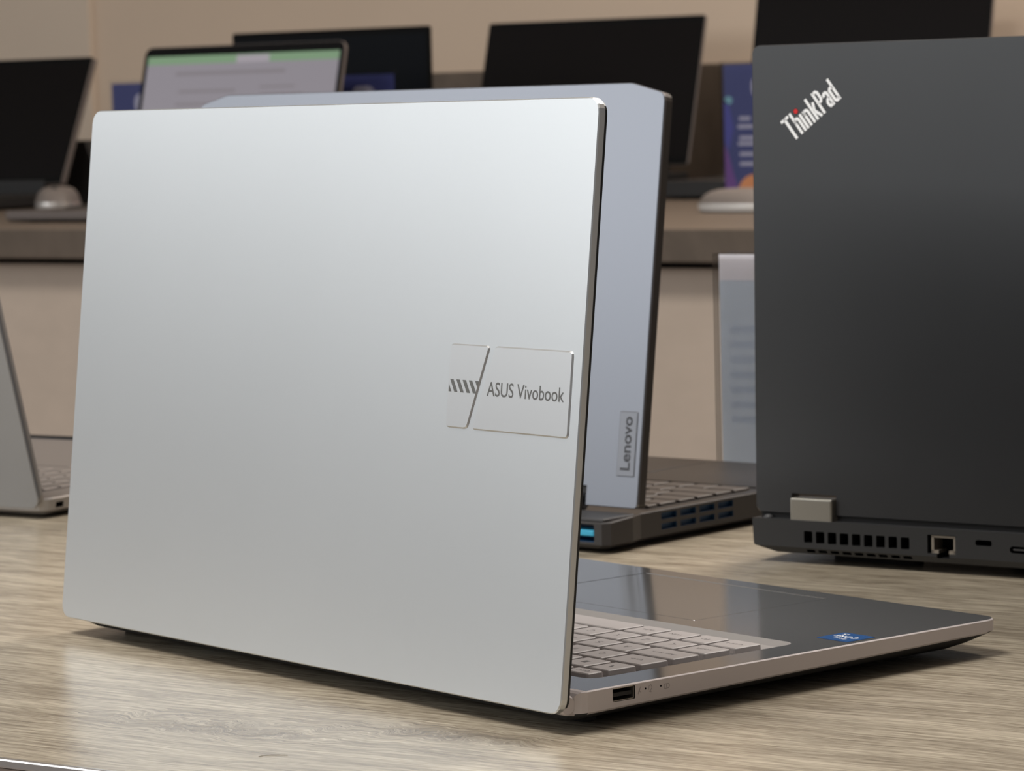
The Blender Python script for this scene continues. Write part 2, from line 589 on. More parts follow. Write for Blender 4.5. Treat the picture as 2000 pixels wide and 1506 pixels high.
# display counter along the wall: worktop and cabinets with cream fronts
slab('display_worktop', -4.4, 1.8, 1.655, 2.83, TZ + 0.078, TZ + 0.112, 'counter', 0.002,
     label='long taupe wood worktop carrying the display laptops along the wall', cat='worktop')
for i, (x0, x1) in enumerate(((-2.9, -1.75), (-1.75, -0.95), (-0.95, 0.25))):
    c = empty('display_cabinet', ((x0 + x1) / 2, 1.70, 0.0))
    tag(c, ('cream fronted cabinet under the worktop at the far left', 'cream fronted cabinet hidden behind the large silver laptop',
            'cream fronted cabinet visible between the two open laptops')[i], 'cabinet', 'cream cabinets under the worktop')
    hw = (x1 - x0) / 2
    bm = bmesh.new(); box(bm, -hw + .001, hw - .001, 0.022, 1.05, 0.10, TZ + 0.0775)
    obj('carcass', bm, 'bg_black', c, scale=1)
    bm = bmesh.new(); box(bm, -hw + .002, hw - .002, 0, 0.018, 0.11, TZ + 0.070, 0, 0.0015)
    obj('door', bm, 'panel', c, scale=1)
    bm = bmesh.new(); box(bm, -hw + .001, hw - .001, 0.06, 1.0, 0.0, 0.10)
    obj('plinth', bm, 'bg_black', c, scale=1)

# ------------------------------------------------------------------ the near table
tb = empty('display_table', (0.25, 0.23, 0.0))
tag(tb, 'greyish oak laminate table with a thin steel edge strip in the foreground', 'table')
X0, X1, Y0, Y1 = -1.2, 1.7, -0.233, 0.700


def tslab(name, x0, x1, y0, y1, z0, z1, m, bev=0):
    bm = bmesh.new()
    box(bm, x0, x1, y0, y1, z0, z1, 0, bev)
    o = obj(name, bm, m, tb, scale=1)
    o.location = (-0.25, -0.23, 0)
    return o


tslab('table_top', X0, X1, Y0 + .0016, Y1, TZ - 0.030, TZ, 'table')
tslab('edge_strip', X0, X1, Y0 - .0012, Y0 + .0016, TZ - 0.0035, TZ + .0003, 'steel', 0.0008)
tslab('edge_board', X0, X1, Y0 - .0008, Y0 + .0016, TZ - 0.030, TZ - 0.0036, 'table_side')
tslab('apron', X0 + .06, X1 - .06, Y0 + .05, Y0 + .07, TZ - 0.13, TZ - 0.030, 'table_side')
for lx in (X0 + .06, X1 - .12):
    for ly in (Y0 + .05, Y1 - .11):
        tslab('leg', lx, lx + .06, ly, ly + .06, 0, TZ - 0.030, 'steel', 0.002)


# ------------------------------------------------------------------ the silver laptop in front
W = 359.4
vb = empty('silver_laptop', tw(0, 0), -TH)
tag(vb, 'large silver laptop in front, seen from behind with striped badge on its lid', 'laptop')
lid_t = -0.1166
H = 235.6
bm = bmesh.new()
prism(bm, rrect(0, W, 0, H, 6, 5), XZ, 0, 3.2, 0, 0.45, 0.2)
lid = obj('lid', bm, 'silver', vb, (0, 0, 8.0 * MM), (lid_t, 0, 0), smooth=False)
bm = bmesh.new()
prism(bm, rrect(0.9, W - .9, 0.6, H - .8, 5.4, 5), XZ, 3.2, 5.2, 0, 0, 0.3)
bz = obj('screen_bezel', bm, 'black_bezel', lid)
tag(bz, 'black rubbery screen surround')
bm = bmesh.new()
box(bm, 5, W - 5, 5.2, 5.3, 14, H - 7)
obj('screen', bm, 'screen', lid)
# badge plates, proud of the lid
pl1 = [(278.6, 105.2), (292.2, 105.2), (303.6, 138.7), (278.6, 138.7)]
pl2 = [(295.0, 105.2), (353.9, 105.2), (353.9, 138.7), (306.6, 138.7)]
plates = []
for p in (pl1, pl2):
    o_ = rpoly(p, 2.0, 3)
    bm = bmesh.new()
    loft(bm, [[(u, 0.05, v) for u, v in o_], [(u, -0.12, v) for u, v in o_], [(u, -0.62, v) for u, v in inset(o_, 0.55)]])
    plates.append(obj('badge_plate', bm, 'badge', lid))
# striped mark clipped to the small plate
bm = bmesh.new()
zb_, zt_ = 119.5, 124.5
for k in range(-1, 5):
    x = 280.0 + 3.95 * k
    q = [(x + 3.1, zb_), (x + 5.2, zb_), (x + 2.1, zt_), (x, zt_)]
    q = clip(q, (279.4, 200), (279.4, 0))
    if len(q) > 2: q = clip(q, (291.6, 105.2), (303.0, 138.7))
    if len(q) > 2: flat_poly(bm, q, lambda u, v: (u, -0.66, v))
obj('striped_mark', bm, 'grey_print', plates[0])
bm = bmesh.new()
put_text(bm, 'ASUS Vivobook', lambda u, v: (u, -0.66, v), 303.6, 350.4, 118.9, 124.6, bold=0.006)
obj('lettering', bm, 'grey_print', plates[1])

# base
ZT = 15.8
D0, D1 = 7.0, 247.7


def vring(ins, zf):
    o_ = rrect(ins, W - ins, D0 + ins * .6, D1 - ins, [max(1.5, 7 - ins * .3), max(1.5, 7 - ins * .3), max(1.5, 8 - ins * .3), max(1.5, 8 - ins * .3)], 4)
    return [(u, v, zf(v)) for u, v in o_]


bm = bmesh.new()
sb = lambda v: 7.2 + (v - D0) / (D1 - D0) * 3.6
loft(bm, [vring(16, lambda v: 2.6), vring(9, lambda v: 3.2 + (v - D0) / (D1 - D0) * 2.4), vring(1.2, lambda v: sb(v) - .9), vring(0, sb), vring(0, lambda v: ZT - .5), vring(0.5, lambda v: ZT)])
base = obj('base', bm, ['side', 'deck', 'rubber_and_shade'], vb)
for p in base.data.polygons:
    if p.normal.z > 0.9: p.material_index = 1
    elif p.normal.z < -0.8: p.material_index = 2  # underside blackened to deepen the shadow beneath the base
TX0, TX1, TY0, TY1 = 18.5, 341.5, 31, 143.5
bm = bmesh.new()
o_ = rrect(TX0, TX1, TY0, TY1, 6, 4)
loft(bm, [[(u, v, ZT - 2.0) for u, v in inset(o_, 3.8)], [(u, v, ZT + .02) for u, v in inset(o_, .05)], [(u, v, ZT + 3) for u, v in o_]])
cut(base, bm, 'tray')
# rounded rear end of the body
bm = bmesh.new()
rc = [(D0 - 2, 21), (D0 - 2, -2), (D0 + 6.2, -2)] + [(D0 + 6.2 - 6.2 * math.sin(a), 9.5 - 6.3 * math.cos(a)) for a in [k * math.pi / 12 for k in range(13)]] + [(D0 + 6.2, 21)]
prism(bm, rc, YZ, -3, W + 3)
cut(base, bm, 'side')
# touchpad groove
TPX0, TPX1, TPY0, TPY1 = 145.3, 266.2, 155.5, 235.2
bm = bmesh.new()
box(bm, TPX0 - .5, TPX1 + .5, TPY0 - .5, TPY1 + .5, ZT - 1.2, ZT + 2)
cut(base, bm, 'deck')
# USB opening on the left side, and the pinholes beside it
bm = bmesh.new(); box(bm, W - 12, W + 4, 26.6, 38.2, 9.6, 14.9, 0, .4, 1)
cut(base, bm, 'dark')
bm = bmesh.new()
for yy in (43.6, 51.6):
    bmesh.ops.create_cone(bm, cap_ends=True, segments=10, radius1=.42, radius2=.42, depth=3,
                          matrix=Matrix.Translation((W, yy, 12.7)) @ Matrix.Rotation(math.pi / 2, 4, 'Y'))
cut(base, bm, 'dark')
base.data.update()
usb = bmesh.new()
box(usb, W - 9, W - 1.0, 27.6, 37.2, 11.4, 12.9)
ut = obj('usb_tongue', usb, 'bg_black', base)
usb = bmesh.new()
for (a, b_, c_, d_) in ((26.8, 38.0, 14.5, 14.8), (26.8, 38.0, 9.7, 10.0), (26.8, 27.1, 10.0, 14.5), (37.7, 38.0, 10.0, 14.5)):
    box(usb, W - 9, W - 0.5, a, b_, c_, d_)
obj('usb_shell', usb, 'gold', base)
# printed symbols next to the port
bm = bmesh.new()
fs = lambda u, v: (W + .03, u, v)
stroke(bm, [(39.6, 11.0), (40.3, 12.6), (41.0, 13.8), (40.4, 12.0), (41.2, 11.6)], .25, fs)
stroke(bm, [(45.2, 12.0), (45.5, 13.6), (46.4, 13.9), (47.0, 12.8), (46.3, 11.8), (45.5, 11.4), (46.6, 11.0)], .25, fs)
stroke(bm, [(53.4, 11.4), (53.4, 13.2), (55.6, 13.2), (56.2, 12.3), (55.6, 11.4), (53.4, 11.4)], .25, fs)
stroke(bm, [(54.5, 11.6), (54.5, 13.0)], .25, fs)
obj('port_symbols', bm, 'key_shade', base)
# touchpad
bm = bmesh.new()
prism(bm, rrect(TPX0, TPX1, TPY0, TPY1, 1.2, 2), XY, ZT - 1.0, ZT - 0.05, 0, 0, 0.15)
obj('touchpad', bm, 'deck', base)
bm = bmesh.new()
box(bm, TPX0, TPX1, TPY1 + .02, TPY1 + .48, ZT - .25, ZT + .10)
tag(obj('touchpad_lip', bm, 'silver_edge', base), 'bright polished front lip of the touchpad')
# hinge barrel: middle painted black for the shade under the lid, a body-coloured cap at each end
for (xa, xb, m_, nm) in ((22, W - 22, 'rubber_and_shade', 'hinge_bar'), (2.2, 21.5, 'side', 'hinge_cap'), (W - 21.5, W - 2.2, 'side', 'hinge_cap')):
    bm = bmesh.new()
    zc, rr_ = (12.0, 3.2) if nm == 'hinge_bar' else (10.8, 3.9)
    prism(bm, [(6.0 + rr_ * math.cos(a), zc + rr_ * math.sin(a)) for a in [i * math.pi / 8 for i in range(16)]], YZ, xa, xb, 0, .6, .6)
    obj(nm, bm, m_, vb)
for fx, fy in ((30, 28), (W - 30, 28), (60, D1 - 40), (W - 70, D1 - 40)):
    bm = bmesh.new()
    zf = 3.4 if fy < 100 else 5.2
    prism(bm, rrect(fx - 16, fx + 16, fy - 4, fy + 4, 3.5, 3), XY, 0, zf, 0, .8)
    obj('rubber_foot', bm, 'rubber_and_shade', base)
# keys: six rows, numeric block at the user's right
P = 17.25
np_ = lambda ls: [(0.18, False)] + [(0.885, l) for l in ls]
rows = [
    (36.2, 44.6, [(1.0, 'esc')] + [(0.93, 'F%d' % i) for i in range(1, 13)] + [(0.93, 'prt'), (0.93, 'del')] + np_(['cal', '', '', ''])),
    (46.8, 62.0, [(0.86, '`')] + [(1.0, c_) for c_ in '1234567890-='] + [(2.12, 'backspace')] + np_(['num', '/', '*', '-'])),
    (64.0, 79.2, [(1.40, 'tab')] + [(1.0, c_) for c_ in 'QWERTYUIOP[]'] + [(1.58, '#')] + np_(['7', '8', '9', '+'])),
    (81.2, 96.4, [(1.68, 'caps lock')] + [(1.0, c_) for c_ in "ASDFGHJKL;'"] + [(2.30, 'enter')] + np_(['4', '5', '6', ''])),
    (98.4, 113.6, [(1.12, 'shift'), (1.0, '<')] + [(1.0, c_) for c_ in 'ZXCVBNM,./'] + [(2.86, 'shift')] + np_(['1', '2', '3', ''])),
    (115.6, 130.8, [(1.08, 'ctrl'), (1.0, 'fn'), (1.06, 'WIN'), (1.04, 'alt'), (5.6, None), (1.0, 'alt'), (1.0, 'ctrl'), (1.06, '<'), (1.06, 'v'), (1.08, '>')] + np_(['0', '.', '', ''])),
]
rows = [(a, b_, [(u, (l if l else None) if l is not False else False) for u, l in ks]) for a, b_, ks in rows]
keyboard(base, 333.6, rows, P, 2.5, ZT - 1.9, ['key', 'legend'], h=2.4)
# processor sticker
st = bmesh.new()
prism(st, rrect(337.2, 355.2, 158.6, 175.4, .8, 2), XY, ZT, ZT + .12)
sk = obj('sticker', st, 'intel', base)
bm = bmesh.new()
ft = lambda u, v: (346.2 - u, 167 - v, ZT + .15)
put_text(bm, 'intel', ft, -3.4, 2.2, 2.6, 5.2)
put_text(bm, 'CORE', ft, -6.2, 6.4, -2.4, 1.0)
put_text(bm, 'i5', ft, 3.4, 6.2, -6.2, -4.0)
# (lettering rides on the sticker's mesh so that it stays a single flat print)
me_bm = bmesh.new(); me_bm.from_mesh(sk.data)
bmesh.ops.scale(bm, vec=(MM,) * 3, verts=bm.verts[:])
tmp = bpy.data.meshes.new('tmp'); bm.to_mesh(tmp); bm.free()
nf = len(me_bm.faces); me_bm.from_mesh(tmp); me_bm.faces.ensure_lookup_table()
for i in range(nf, len(me_bm.faces)): me_bm.faces[i].material_index = 1
me_bm.to_mesh(sk.data); me_bm.free(); bpy.data.meshes.remove(tmp)
sk.data.materials.append(MT['white'])
tag(sk, 'small blue processor sticker')

# ------------------------------------------------------------------ the blue-grey laptop behind it
ip = empty('grey_gaming_laptop', tw(-362.05, 302.56), 0.1771 - TH)
tag(ip, 'blue-grey gaming laptop with cut corners and cyan vent behind the silver one', 'laptop')
IW, IH = 359.6, 231.5
out = rpoly([(0, 12), (24, 12), (24, 0), (IW - 0.0, 0)] if False else [(0, 0), (IW, 0), (IW, IH - 6), (IW - 23.2, IH), (23.2, IH), (0, IH - 6)], [2.5, 2.5, 4, 2, 2, 4], 3)
bm = bmesh.new()
prism(bm, out, XZ, 0, 1.6, 0, 0.4)
il = obj('lid', bm, 'idea', ip, (0, 0, 21.0 * MM), (-0.1461, 0, 0))
bm = bmesh.new()
box(bm, 36, IW - 35.6, -3, 14, -5, 11)
cut(il, bm, 'idea_edge')
bm = bmesh.new()
prism(bm, inset(out, .3), XZ, 1.6, 8.0, 0, 0, .6)
ie = obj('lid_frame', bm, 'idea_edge', il)
bm = bmesh.new()
box(bm, 36, IW - 35.6, -3, 6, -5, 11)
cut(ie, bm, 'idea_edge')
bm = bmesh.new(); box(bm, 6, IW - 6, 8.0, 8.1, 16, IH - 9)
obj('screen', bm, 'screen', il)
# name plate at the lower right corner
bm = bmesh.new()
pr_ = rrect(344.0, 356.4, 17.0, 52.4, .4, 1)
loft(bm, [[(u, .05, v) for u, v in pr_], [(u, -.1, v) for u, v in pr_], [(u, -.45, v) for u, v in inset(pr_, .4)]])
pt_ = obj('name_plate', bm, 'idea_plate', il)
bm = bmesh.new()
put_text(bm, 'Lenovo', lambda u, v: (353.2 - v, -.5, u), 20.4, 49.6, 0, 6.6, bold=0.02)
obj('lettering', bm, 'dark_print', pt_)
# base in plan: cut corners at the rear, exhaust block behind the hinge
ID1 = 226
plan = [(0, -30), (IW - 0.5, -30), (IW + 3.5, -27), (IW + 3.5, -8), (IW + 1, 2), (IW + 1, ID1 - 8), (IW - 8, ID1), (8, ID1), (-1, ID1 - 8), (-1, 2), (-3.5, -8), (-3.5, -27)]
plan = plan[1:] + plan[:1]
bm = bmesh.new()


def iz(v):       # the rear block slopes down from the hinge
    return 18.6 if v > -3 else 18.6 + (v + 3) * 0.06


loft(bm, [[(180 + (u - 180) * .975, v * .97 + 2, 2.4) for u, v in plan], [(u, v, 4.8) for u, v in plan], [(u, v, iz(v) - .6) for u, v in plan], [(180 + (u - 180) * .997, v * .997 + .3, iz(v)) for u, v in plan]])
ib = obj('base', bm, ['idea_base', 'idea_deck'], ip)
for p in ib.data.polygons:
    if p.normal.z > .8: p.material_index = 1
bm = bmesh.new(); box(bm, 8, 354, -36, -18, 6.2, 15.6, 0, .5, 1)
cut(ib, bm, 'navy')
for r_ in range(2):
    bm = bmesh.new()
    for i in range(4):
        ya = 20 + 17.2 * i
        box(bm, IW - 1.6, IW + 6, ya, ya + 13.8, 13.2 - r_ * 5.6 + .012 * i, 16.7 - r_ * 5.9 + .012 * i)
    cut(ib, bm, 'navy')
bm = bmesh.new(); box(bm, 10, 353, -29.0, -19, 9.0, 12.4, 0, .7, 2)
tag(obj('vent_bar', bm, 'cyan', ib), 'bright cyan bar inside the rear vent')
bm = bmesh.new(); box(bm, 0, IW, -29.0, -2.0, 16.9, 18.75, 0, .5, 1)
obj('rear_cover', bm, 'idea_rear', ib)
bm = bmesh.new(); box(bm, 40, 322, -3, 7, 17.5, 27.5, 0, 3.0, 3)
tag(obj('hinge_bar', bm, 'idea', ip), 'blue-grey hinge bar')
bm = bmesh.new()
o_ = rrect(14, 349, 24, 130, 3, 2)
loft(bm, [[(u, v, 17.4) for u, v in o_], [(u, v, 22) for u, v in o_]])
cut(ib, bm, 'bg_black')
ik = [(28.0, 36.5, [(1.0, 'x')] + [(0.96, 'x')] * 13 + [(1.0, 'x')] + [(.15, False)] + [(0.95, 'x')] * 4),
      (38.6, 53.6, [(1.0, 'x')] * 13 + [(1.95, 'x')] + [(.15, False)] + [(0.95, 'x')] * 4),
      (55.7, 70.7, [(1.5, 'x')] + [(1.0, 'x')] * 12 + [(1.45, 'x')] + [(.15, False)] + [(0.95, 'x')] * 4),
      (72.8, 87.8, [(1.75, 'x')] + [(1.0, 'x')] * 11 + [(2.2, 'x')] + [(.15, False)] + [(0.95, 'x')] * 4),
      (89.9, 104.9, [(2.3, 'x')] + [(1.0, 'x')] * 10 + [(2.65, 'x')] + [(.15, False)] + [(0.95, 'x')] * 4),
      (107.0, 122.0, [(1.25, 'x'), (1.0, 'x'), (1.1, 'x'), (1.1, 'x'), (5.4, 'x'), (1.0, 'x'), (1.0, 'x'), (1.0, 'x'), (1.0, 'x'), (1.1, 'x')] + [(.15, False)] + [(0.95, 'x')] * 4)]
ik = [(a, b_, [(u, None if l == 'x' else False) for u, l in ks]) for a, b_, ks in ik]
keyboard(ib, 345.5, ik, 17.2, 2.2, 17.5, ['idea_key'], h=1.5)
bm = bmesh.new(); prism(bm, rrect(120, 245, 140, 215, 2, 2), XY, 18.4, 18.75, 0, 0, .2)
obj('touchpad', bm, 'idea_deck', ib)
for fx, fy in ((40, 0), (320, 0), (40, 200), (320, 200)):
    bm = bmesh.new(); prism(bm, rrect(fx - 22, fx + 22, fy - 4, fy + 4, 3, 2), XY, 0, 3.4)
    obj('rubber_foot', bm, 'rubber_and_shade', ib)

# ------------------------------------------------------------------ the black laptop at the right
tp = empty('black_laptop', tw(74.4, 375.8), 0.2646 - TH)
tag(tp, 'thick matt black laptop at the right edge with a red dotted logo', 'laptop')
PW, PH = 375.4, 241.5
bm = bmesh.new()
prism(bm, rrect(0, PW, 0, PH, 4.2, 4), XZ, 0, 7.5, 0, .5, .5)
pl = obj('lid', bm, 'think', tp, (0, 0, 25.4 * MM), (-0.0186, 0, 0))
for hx in (21.6, PW - 21.6 - 26.2):
    bm = bmesh.new(); box(bm, hx, hx + 26.2, -2, 12, -3, 10.8)
    cut(pl, bm, 'bg_black')
bm = bmesh.new(); box(bm, 6, PW - 6, 7.4, 7.6, 16, PH - 7)
obj('screen', bm, 'screen', pl)
# logo
bm = bmesh.new()
ca, sa = .793, .609
fl = lambda u, v: (ca * (136.4 + u) - sa * (137.1 + v), -.06, sa * (136.4 + u) + ca * (137.1 + v))
S = 1.5


def arch(cx, hw, y0, y1, n=5):       # rounded arch from the left foot up to the top and to the right
    pts = [(cx - hw, y0)]
    for i in range(n + 1):
        a = math.pi - math.pi * i / n
        pts.append((cx + hw * math.cos(a), y1 - hw + hw * math.sin(a)))
    return pts


XH = 8.9
stroke(bm, [(0, 12.2), (5.3, 12.2)], 1.5, fl); stroke(bm, [(2.65, 0), (2.65, 12.9)], 1.6, fl)                     # T
stroke(bm, [(6.75, 0), (6.75, 12.9)], S, fl); stroke(bm, arch(8.0, 1.25, 6.0, XH - .6) + [(9.25, 0)], S, fl)           # h
stroke(bm, [(11.3, 0), (11.3, XH)], S, fl)                                                                       # i
stroke(bm, [(13.6, 0), (13.6, XH)], S, fl); stroke(bm, arch(14.85, 1.25, 6.0, XH - .6) + [(16.1, 0)], S, fl)           # n
stroke(bm, [(18.4, 0), (18.4, 12.9)], S, fl); stroke(bm, [(21.0, XH), (19.4, 4.9), (21.4, 0)], S, fl)              # k
stroke(bm, [(23.4, 0), (23.4, 12.9)], S, fl)
stroke(bm, [(23.4, 12.15), (25.2, 12.15), (26.1, 11.2), (26.1, 7.3), (25.2, 6.3), (23.4, 6.3)], S, fl)              # P
stroke(bm, [(28.0, 6.6), (28.0, 7.6), (28.7, XH - .7), (29.7, XH - .7), (30.3, 7.6), (30.3, 0)], S, fl)
stroke(bm, [(30.3, 5.2), (28.8, 4.4), (28.0, 3.3), (28.0, 1.6), (28.6, .75), (29.4, .8), (30.3, 2.0)], S, fl)         # a
stroke(bm, [(34.8, 0), (34.8, 12.9)], S, fl)
stroke(bm, [(34.8, 7.2), (33.9, XH - .7), (33.0, XH - .75), (32.3, 7.4), (32.3, 1.6), (33.0, .75), (33.9, .8), (34.8, 2.2)], S, fl)  # d
lg = obj('logo_lettering', bm, 'white', pl)
tag(lg, 'white condensed logo lettering')
bm = bmesh.new()
prism(bm, [(math.cos(i * math.pi / 8) * 1.6 + ca * (136.4 + 10.5) - sa * (137.1 + 11.5), math.sin(i * math.pi / 8) * 1.6 + sa * (136.4 + 10.5) + ca * (137.1 + 11.5)) for i in range(16)], XZ, 0.2, -.07)
tag(obj('logo_ring', bm, 'black_bezel', pl), 'thin black ring around the red dot')
bm = bmesh.new()
prism(bm, [(math.cos(i * math.pi / 8) * 1.25 + ca * (136.4 + 10.5) - sa * (137.1 + 11.5), math.sin(i * math.pi / 8) * 1.25 + sa * (136.4 + 10.5) + ca * (137.1 + 11.5)) for i in range(16)], XZ, 0.2, -.12)
tag(obj('logo_dot', bm, 'red', pl), 'glowing red dot of the logo')
# base: rear face with chamfered lower corners
prof = rpoly([(13, 5.4), (PW - 13, 5.4), (PW - .8, 9.0), (PW, 22.8), (0, 22.8), (.8, 9.0)], [1, 1, .8, .5, .5, .8], 2)
bm = bmesh.new()
loft(bm, [[(u, -4, max(v, 8.7)) for u, v in prof], [(u, -1.6, v) for u, v in prof],
          [(u, 236, v + 2 if v < 10 else v) for u, v in prof], [(PW / 2 + (u - PW / 2) * .99, 248, max(v, 12)) for u, v in prof]])
pb = obj('base', bm, 'think_base', tp)
bm = bmesh.new()
for i in range(9):
    xa = 30.9 + 7.03 * i
    box(bm, xa, xa + 5.0, -8, 10, 11.4, 17.5, 0, .45, 1)
cut(pb, bm, 'dark')
bm = bmesh.new()
for i in range(9):
    xa = 31.8 + 7.03 * i
    box(bm, xa, xa + 5.0, -8, 4.0, 6.3, 7.9)
cut(pb, bm, 'dark')
bm = bmesh.new()
for i in range(9):
    xa = 281 + 7.03 * i
    box(bm, xa, xa + 5.0, -8, 10, 11.4, 17.5, 0, .45, 1)
cut(pb, bm, 'dark')
bm = bmesh.new(); box(bm, 102.3, 118.0, -8, 12, 10.2, 19.6)
cut(pb, bm, 'dark')
bm = bmesh.new(); box(bm, 107.6, 114.6, -8, 11, 7.9, 12)
cut(pb, bm, 'dark')
bm = bmesh.new(); prism(bm, rrect(129.2, 138.2, 15.6, 18.5, 1.0, 3), XZ, -8, 4)
cut(pb, bm, 'dark')
bm = bmesh.new(); prism(bm, rrect(148, 157.6, 12.9, 16.4, 1.7, 4), XZ, -8, 6)
cut(pb, bm, 'dark')
bm = bmesh.new()
for (a, b_, c_, d_) in ((104.2, 105.6, 10.4, 18.9), (116.6, 117.6, 10.4, 18.9), (104.2, 117.6, 18.3, 19.2), (104.2, 108.2, 10.2, 11.9), (114.0, 117.6, 10.2, 11.9)):
    box(bm, a, b_, -3.2, 6, c_, d_)
tag(obj('network_port_shell', bm, 'gold', pb), 'worn metal network port frame')
bm = bmesh.new(); box(bm, 149.8, 155.8, -3.6, 4, 14.3, 15.1)
obj('port_tongue', bm, 'idea_rear', pb)
for hx in (22.4, PW - 22.4 - 24.6):
    bm = bmesh.new()
    box(bm, hx, hx + 24.6, -3.4, 6.6, 20.0, 34.2, 0, .9, 3)
    tag(obj('hinge', bm, 'hinge', tp), 'nickel coloured hinge block')
for (xa, xb) in ((3, 21), (48, PW - 48), (PW - 21, PW - 3)):  # black strips standing in for the shade between lid and base
    bm = bmesh.new(); box(bm, xa, xb, 1.0, 7, 22.6, 27.5)
    obj('gap_shade_strip', bm, 'dark', tp)
for bx_ in (7.8, PW - 7.8):
    bm = bmesh.new()
    bmesh.ops.create_uvsphere(bm, u_segments=12, v_segments=8, radius=2.2, matrix=Matrix.Translation((bx_, -.5, 22.7)) @ Matrix.Diagonal((1.3, 1, .9, 1)))
    obj('rubber_bumper', bm, 'idea_rear', pb, smooth=True)
for fx, fy in ((60, 22), (PW - 60, 22), (60, 225), (PW - 60, 225)):
    bm = bmesh.new(); prism(bm, rrect(fx - 25, fx + 25, fy - 5, fy + 5, 4, 3), XY, 0, 9)
    obj('rubber_foot', bm, 'rubber_and_shade', pb)

# ------------------------------------------------------------------ the laptop cut by the left edge
ll = empty('thin_grey_laptop', (-0.2935, 0.3185, TZ), 0.03)
tag(ll, 'thin grey laptop cut off by the left edge, its back towards us', 'laptop')
LW = 340
bm = bmesh.new()
prism(bm, rrect(-LW, -2, 0, 216, 7, 4), XZ, 0, 2.2, 0, .3)
lo = obj('lid', bm, 'll', ll, (0, -4.0 * MM, 6.5 * MM), (math.radians(15.0), 0, 0))
bm = bmesh.new()
prism(bm, rrect(-LW + .4, -2.4, .4, 215.6, 6.6, 4), XZ, 2.2, 2.9, 0)
obj('lid_seam', bm, 'idea_edge', lo)
bm = bmesh.new()
prism(bm, rrect(-LW, -2, 0, 216, 7, 4), XZ, 2.9, 6.0, 0, 0, .3)
obj('lid_rim', bm, 'll_side', lo)
bm = bmesh.new(); box(bm, -LW + 5, -7, 5.95, 6.1, 12, 210)
obj('screen', bm, 'screen', lo)
bm = bmesh.new()
pln = rrect(-LW, 0, -2, 282, 8, 4)
loft(bm, [[(u, v, 2.0) for u, v in inset(pln, 7)], [(u, v, 5) for u, v in inset(pln, .8)], [(u, v, 11.5) for u, v in pln], [(u, v, 12.4) for u, v in inset(pln, .6)]])
lb = obj('base', bm, ['ll_side', 'll_deck'], ll)
for p in lb.data.polygons:
    if p.normal.z > .9: p.material_index = 1
bm = bmesh.new()
box(bm, -5, 2, 9, 16, 6, 9.3)
box(bm, -5, 2, 22, 31, 6, 9.3)
box(bm, -5, 2, 40, 49, 6, 9.3)
cut(lb, bm, 'dark')
bm = bmesh.new(); box(bm, -LW + 20, -20, -1, 12, 8, 13.2, 0, 2, 3)
obj('hinge_bar', bm, 'll_side', ll)
bm = bmesh.new(); box(bm, -LW + 25, -25, 28, 126, 11.6, 12.6)
kbp = obj('keyboard_panel', bm, 'll_keys', lb)
lk = [(30 + 16.2 * r_, 44 + 16.2 * r_, [(1.0, None)] * 16) for r_ in range(6)]
keyboard(kbp, -27, lk, 17.8, 2.0, 12.6, ['ll_deck'], h=1.0)
bm = bmesh.new(); box(bm, -218, -100, 142, 222, 12.3, 12.7, 0, .15, 1)
obj('touchpad', bm, 'll_deck', lb)
bm = bmesh.new(); box(bm, -LW + 6, -6, 279.0, 281.0, 12.0, 14.6)
tag(obj('front_edge', bm, 'black_bezel', lb), 'dark front edge')
for fx, fy in ((-40, 20), (-LW + 40, 20), (-40, 255), (-LW + 40, 255)):
    bm = bmesh.new(); prism(bm, rrect(fx - 14, fx + 14, fy - 4, fy + 4, 3, 2), XY, 0, 2.4)
    obj('rubber_foot', bm, 'rubber_and_shade', lb)


# ------------------------------------------------------------------ sign holders
def sign_holder(name, loc, rz, wd, ht, label, group, front=None, lift=8):
    o = empty(name, loc, rz)
    tag(o, label, 'sign', group)
    bm = bmesh.new(); prism(bm, rrect(0, wd, -34, 34, 3, 2), XY, 0, 3.0, 0, .3, .3)
    obj('foot', bm, 'acrylic', o)
    bm = bmesh.new(); prism(bm, rrect(0, wd, 3.0, ht + lift, 2, 2), XZ, -2.6, -1.0)
    obj('front_pane', bm, 'acrylic', o)
    bm = bmesh.new(); prism(bm, rrect(0, wd, 3.0, ht + lift, 2, 2), XZ, 1.0, 2.6)
    obj('back_pane', bm, 'acrylic', o)
    return o


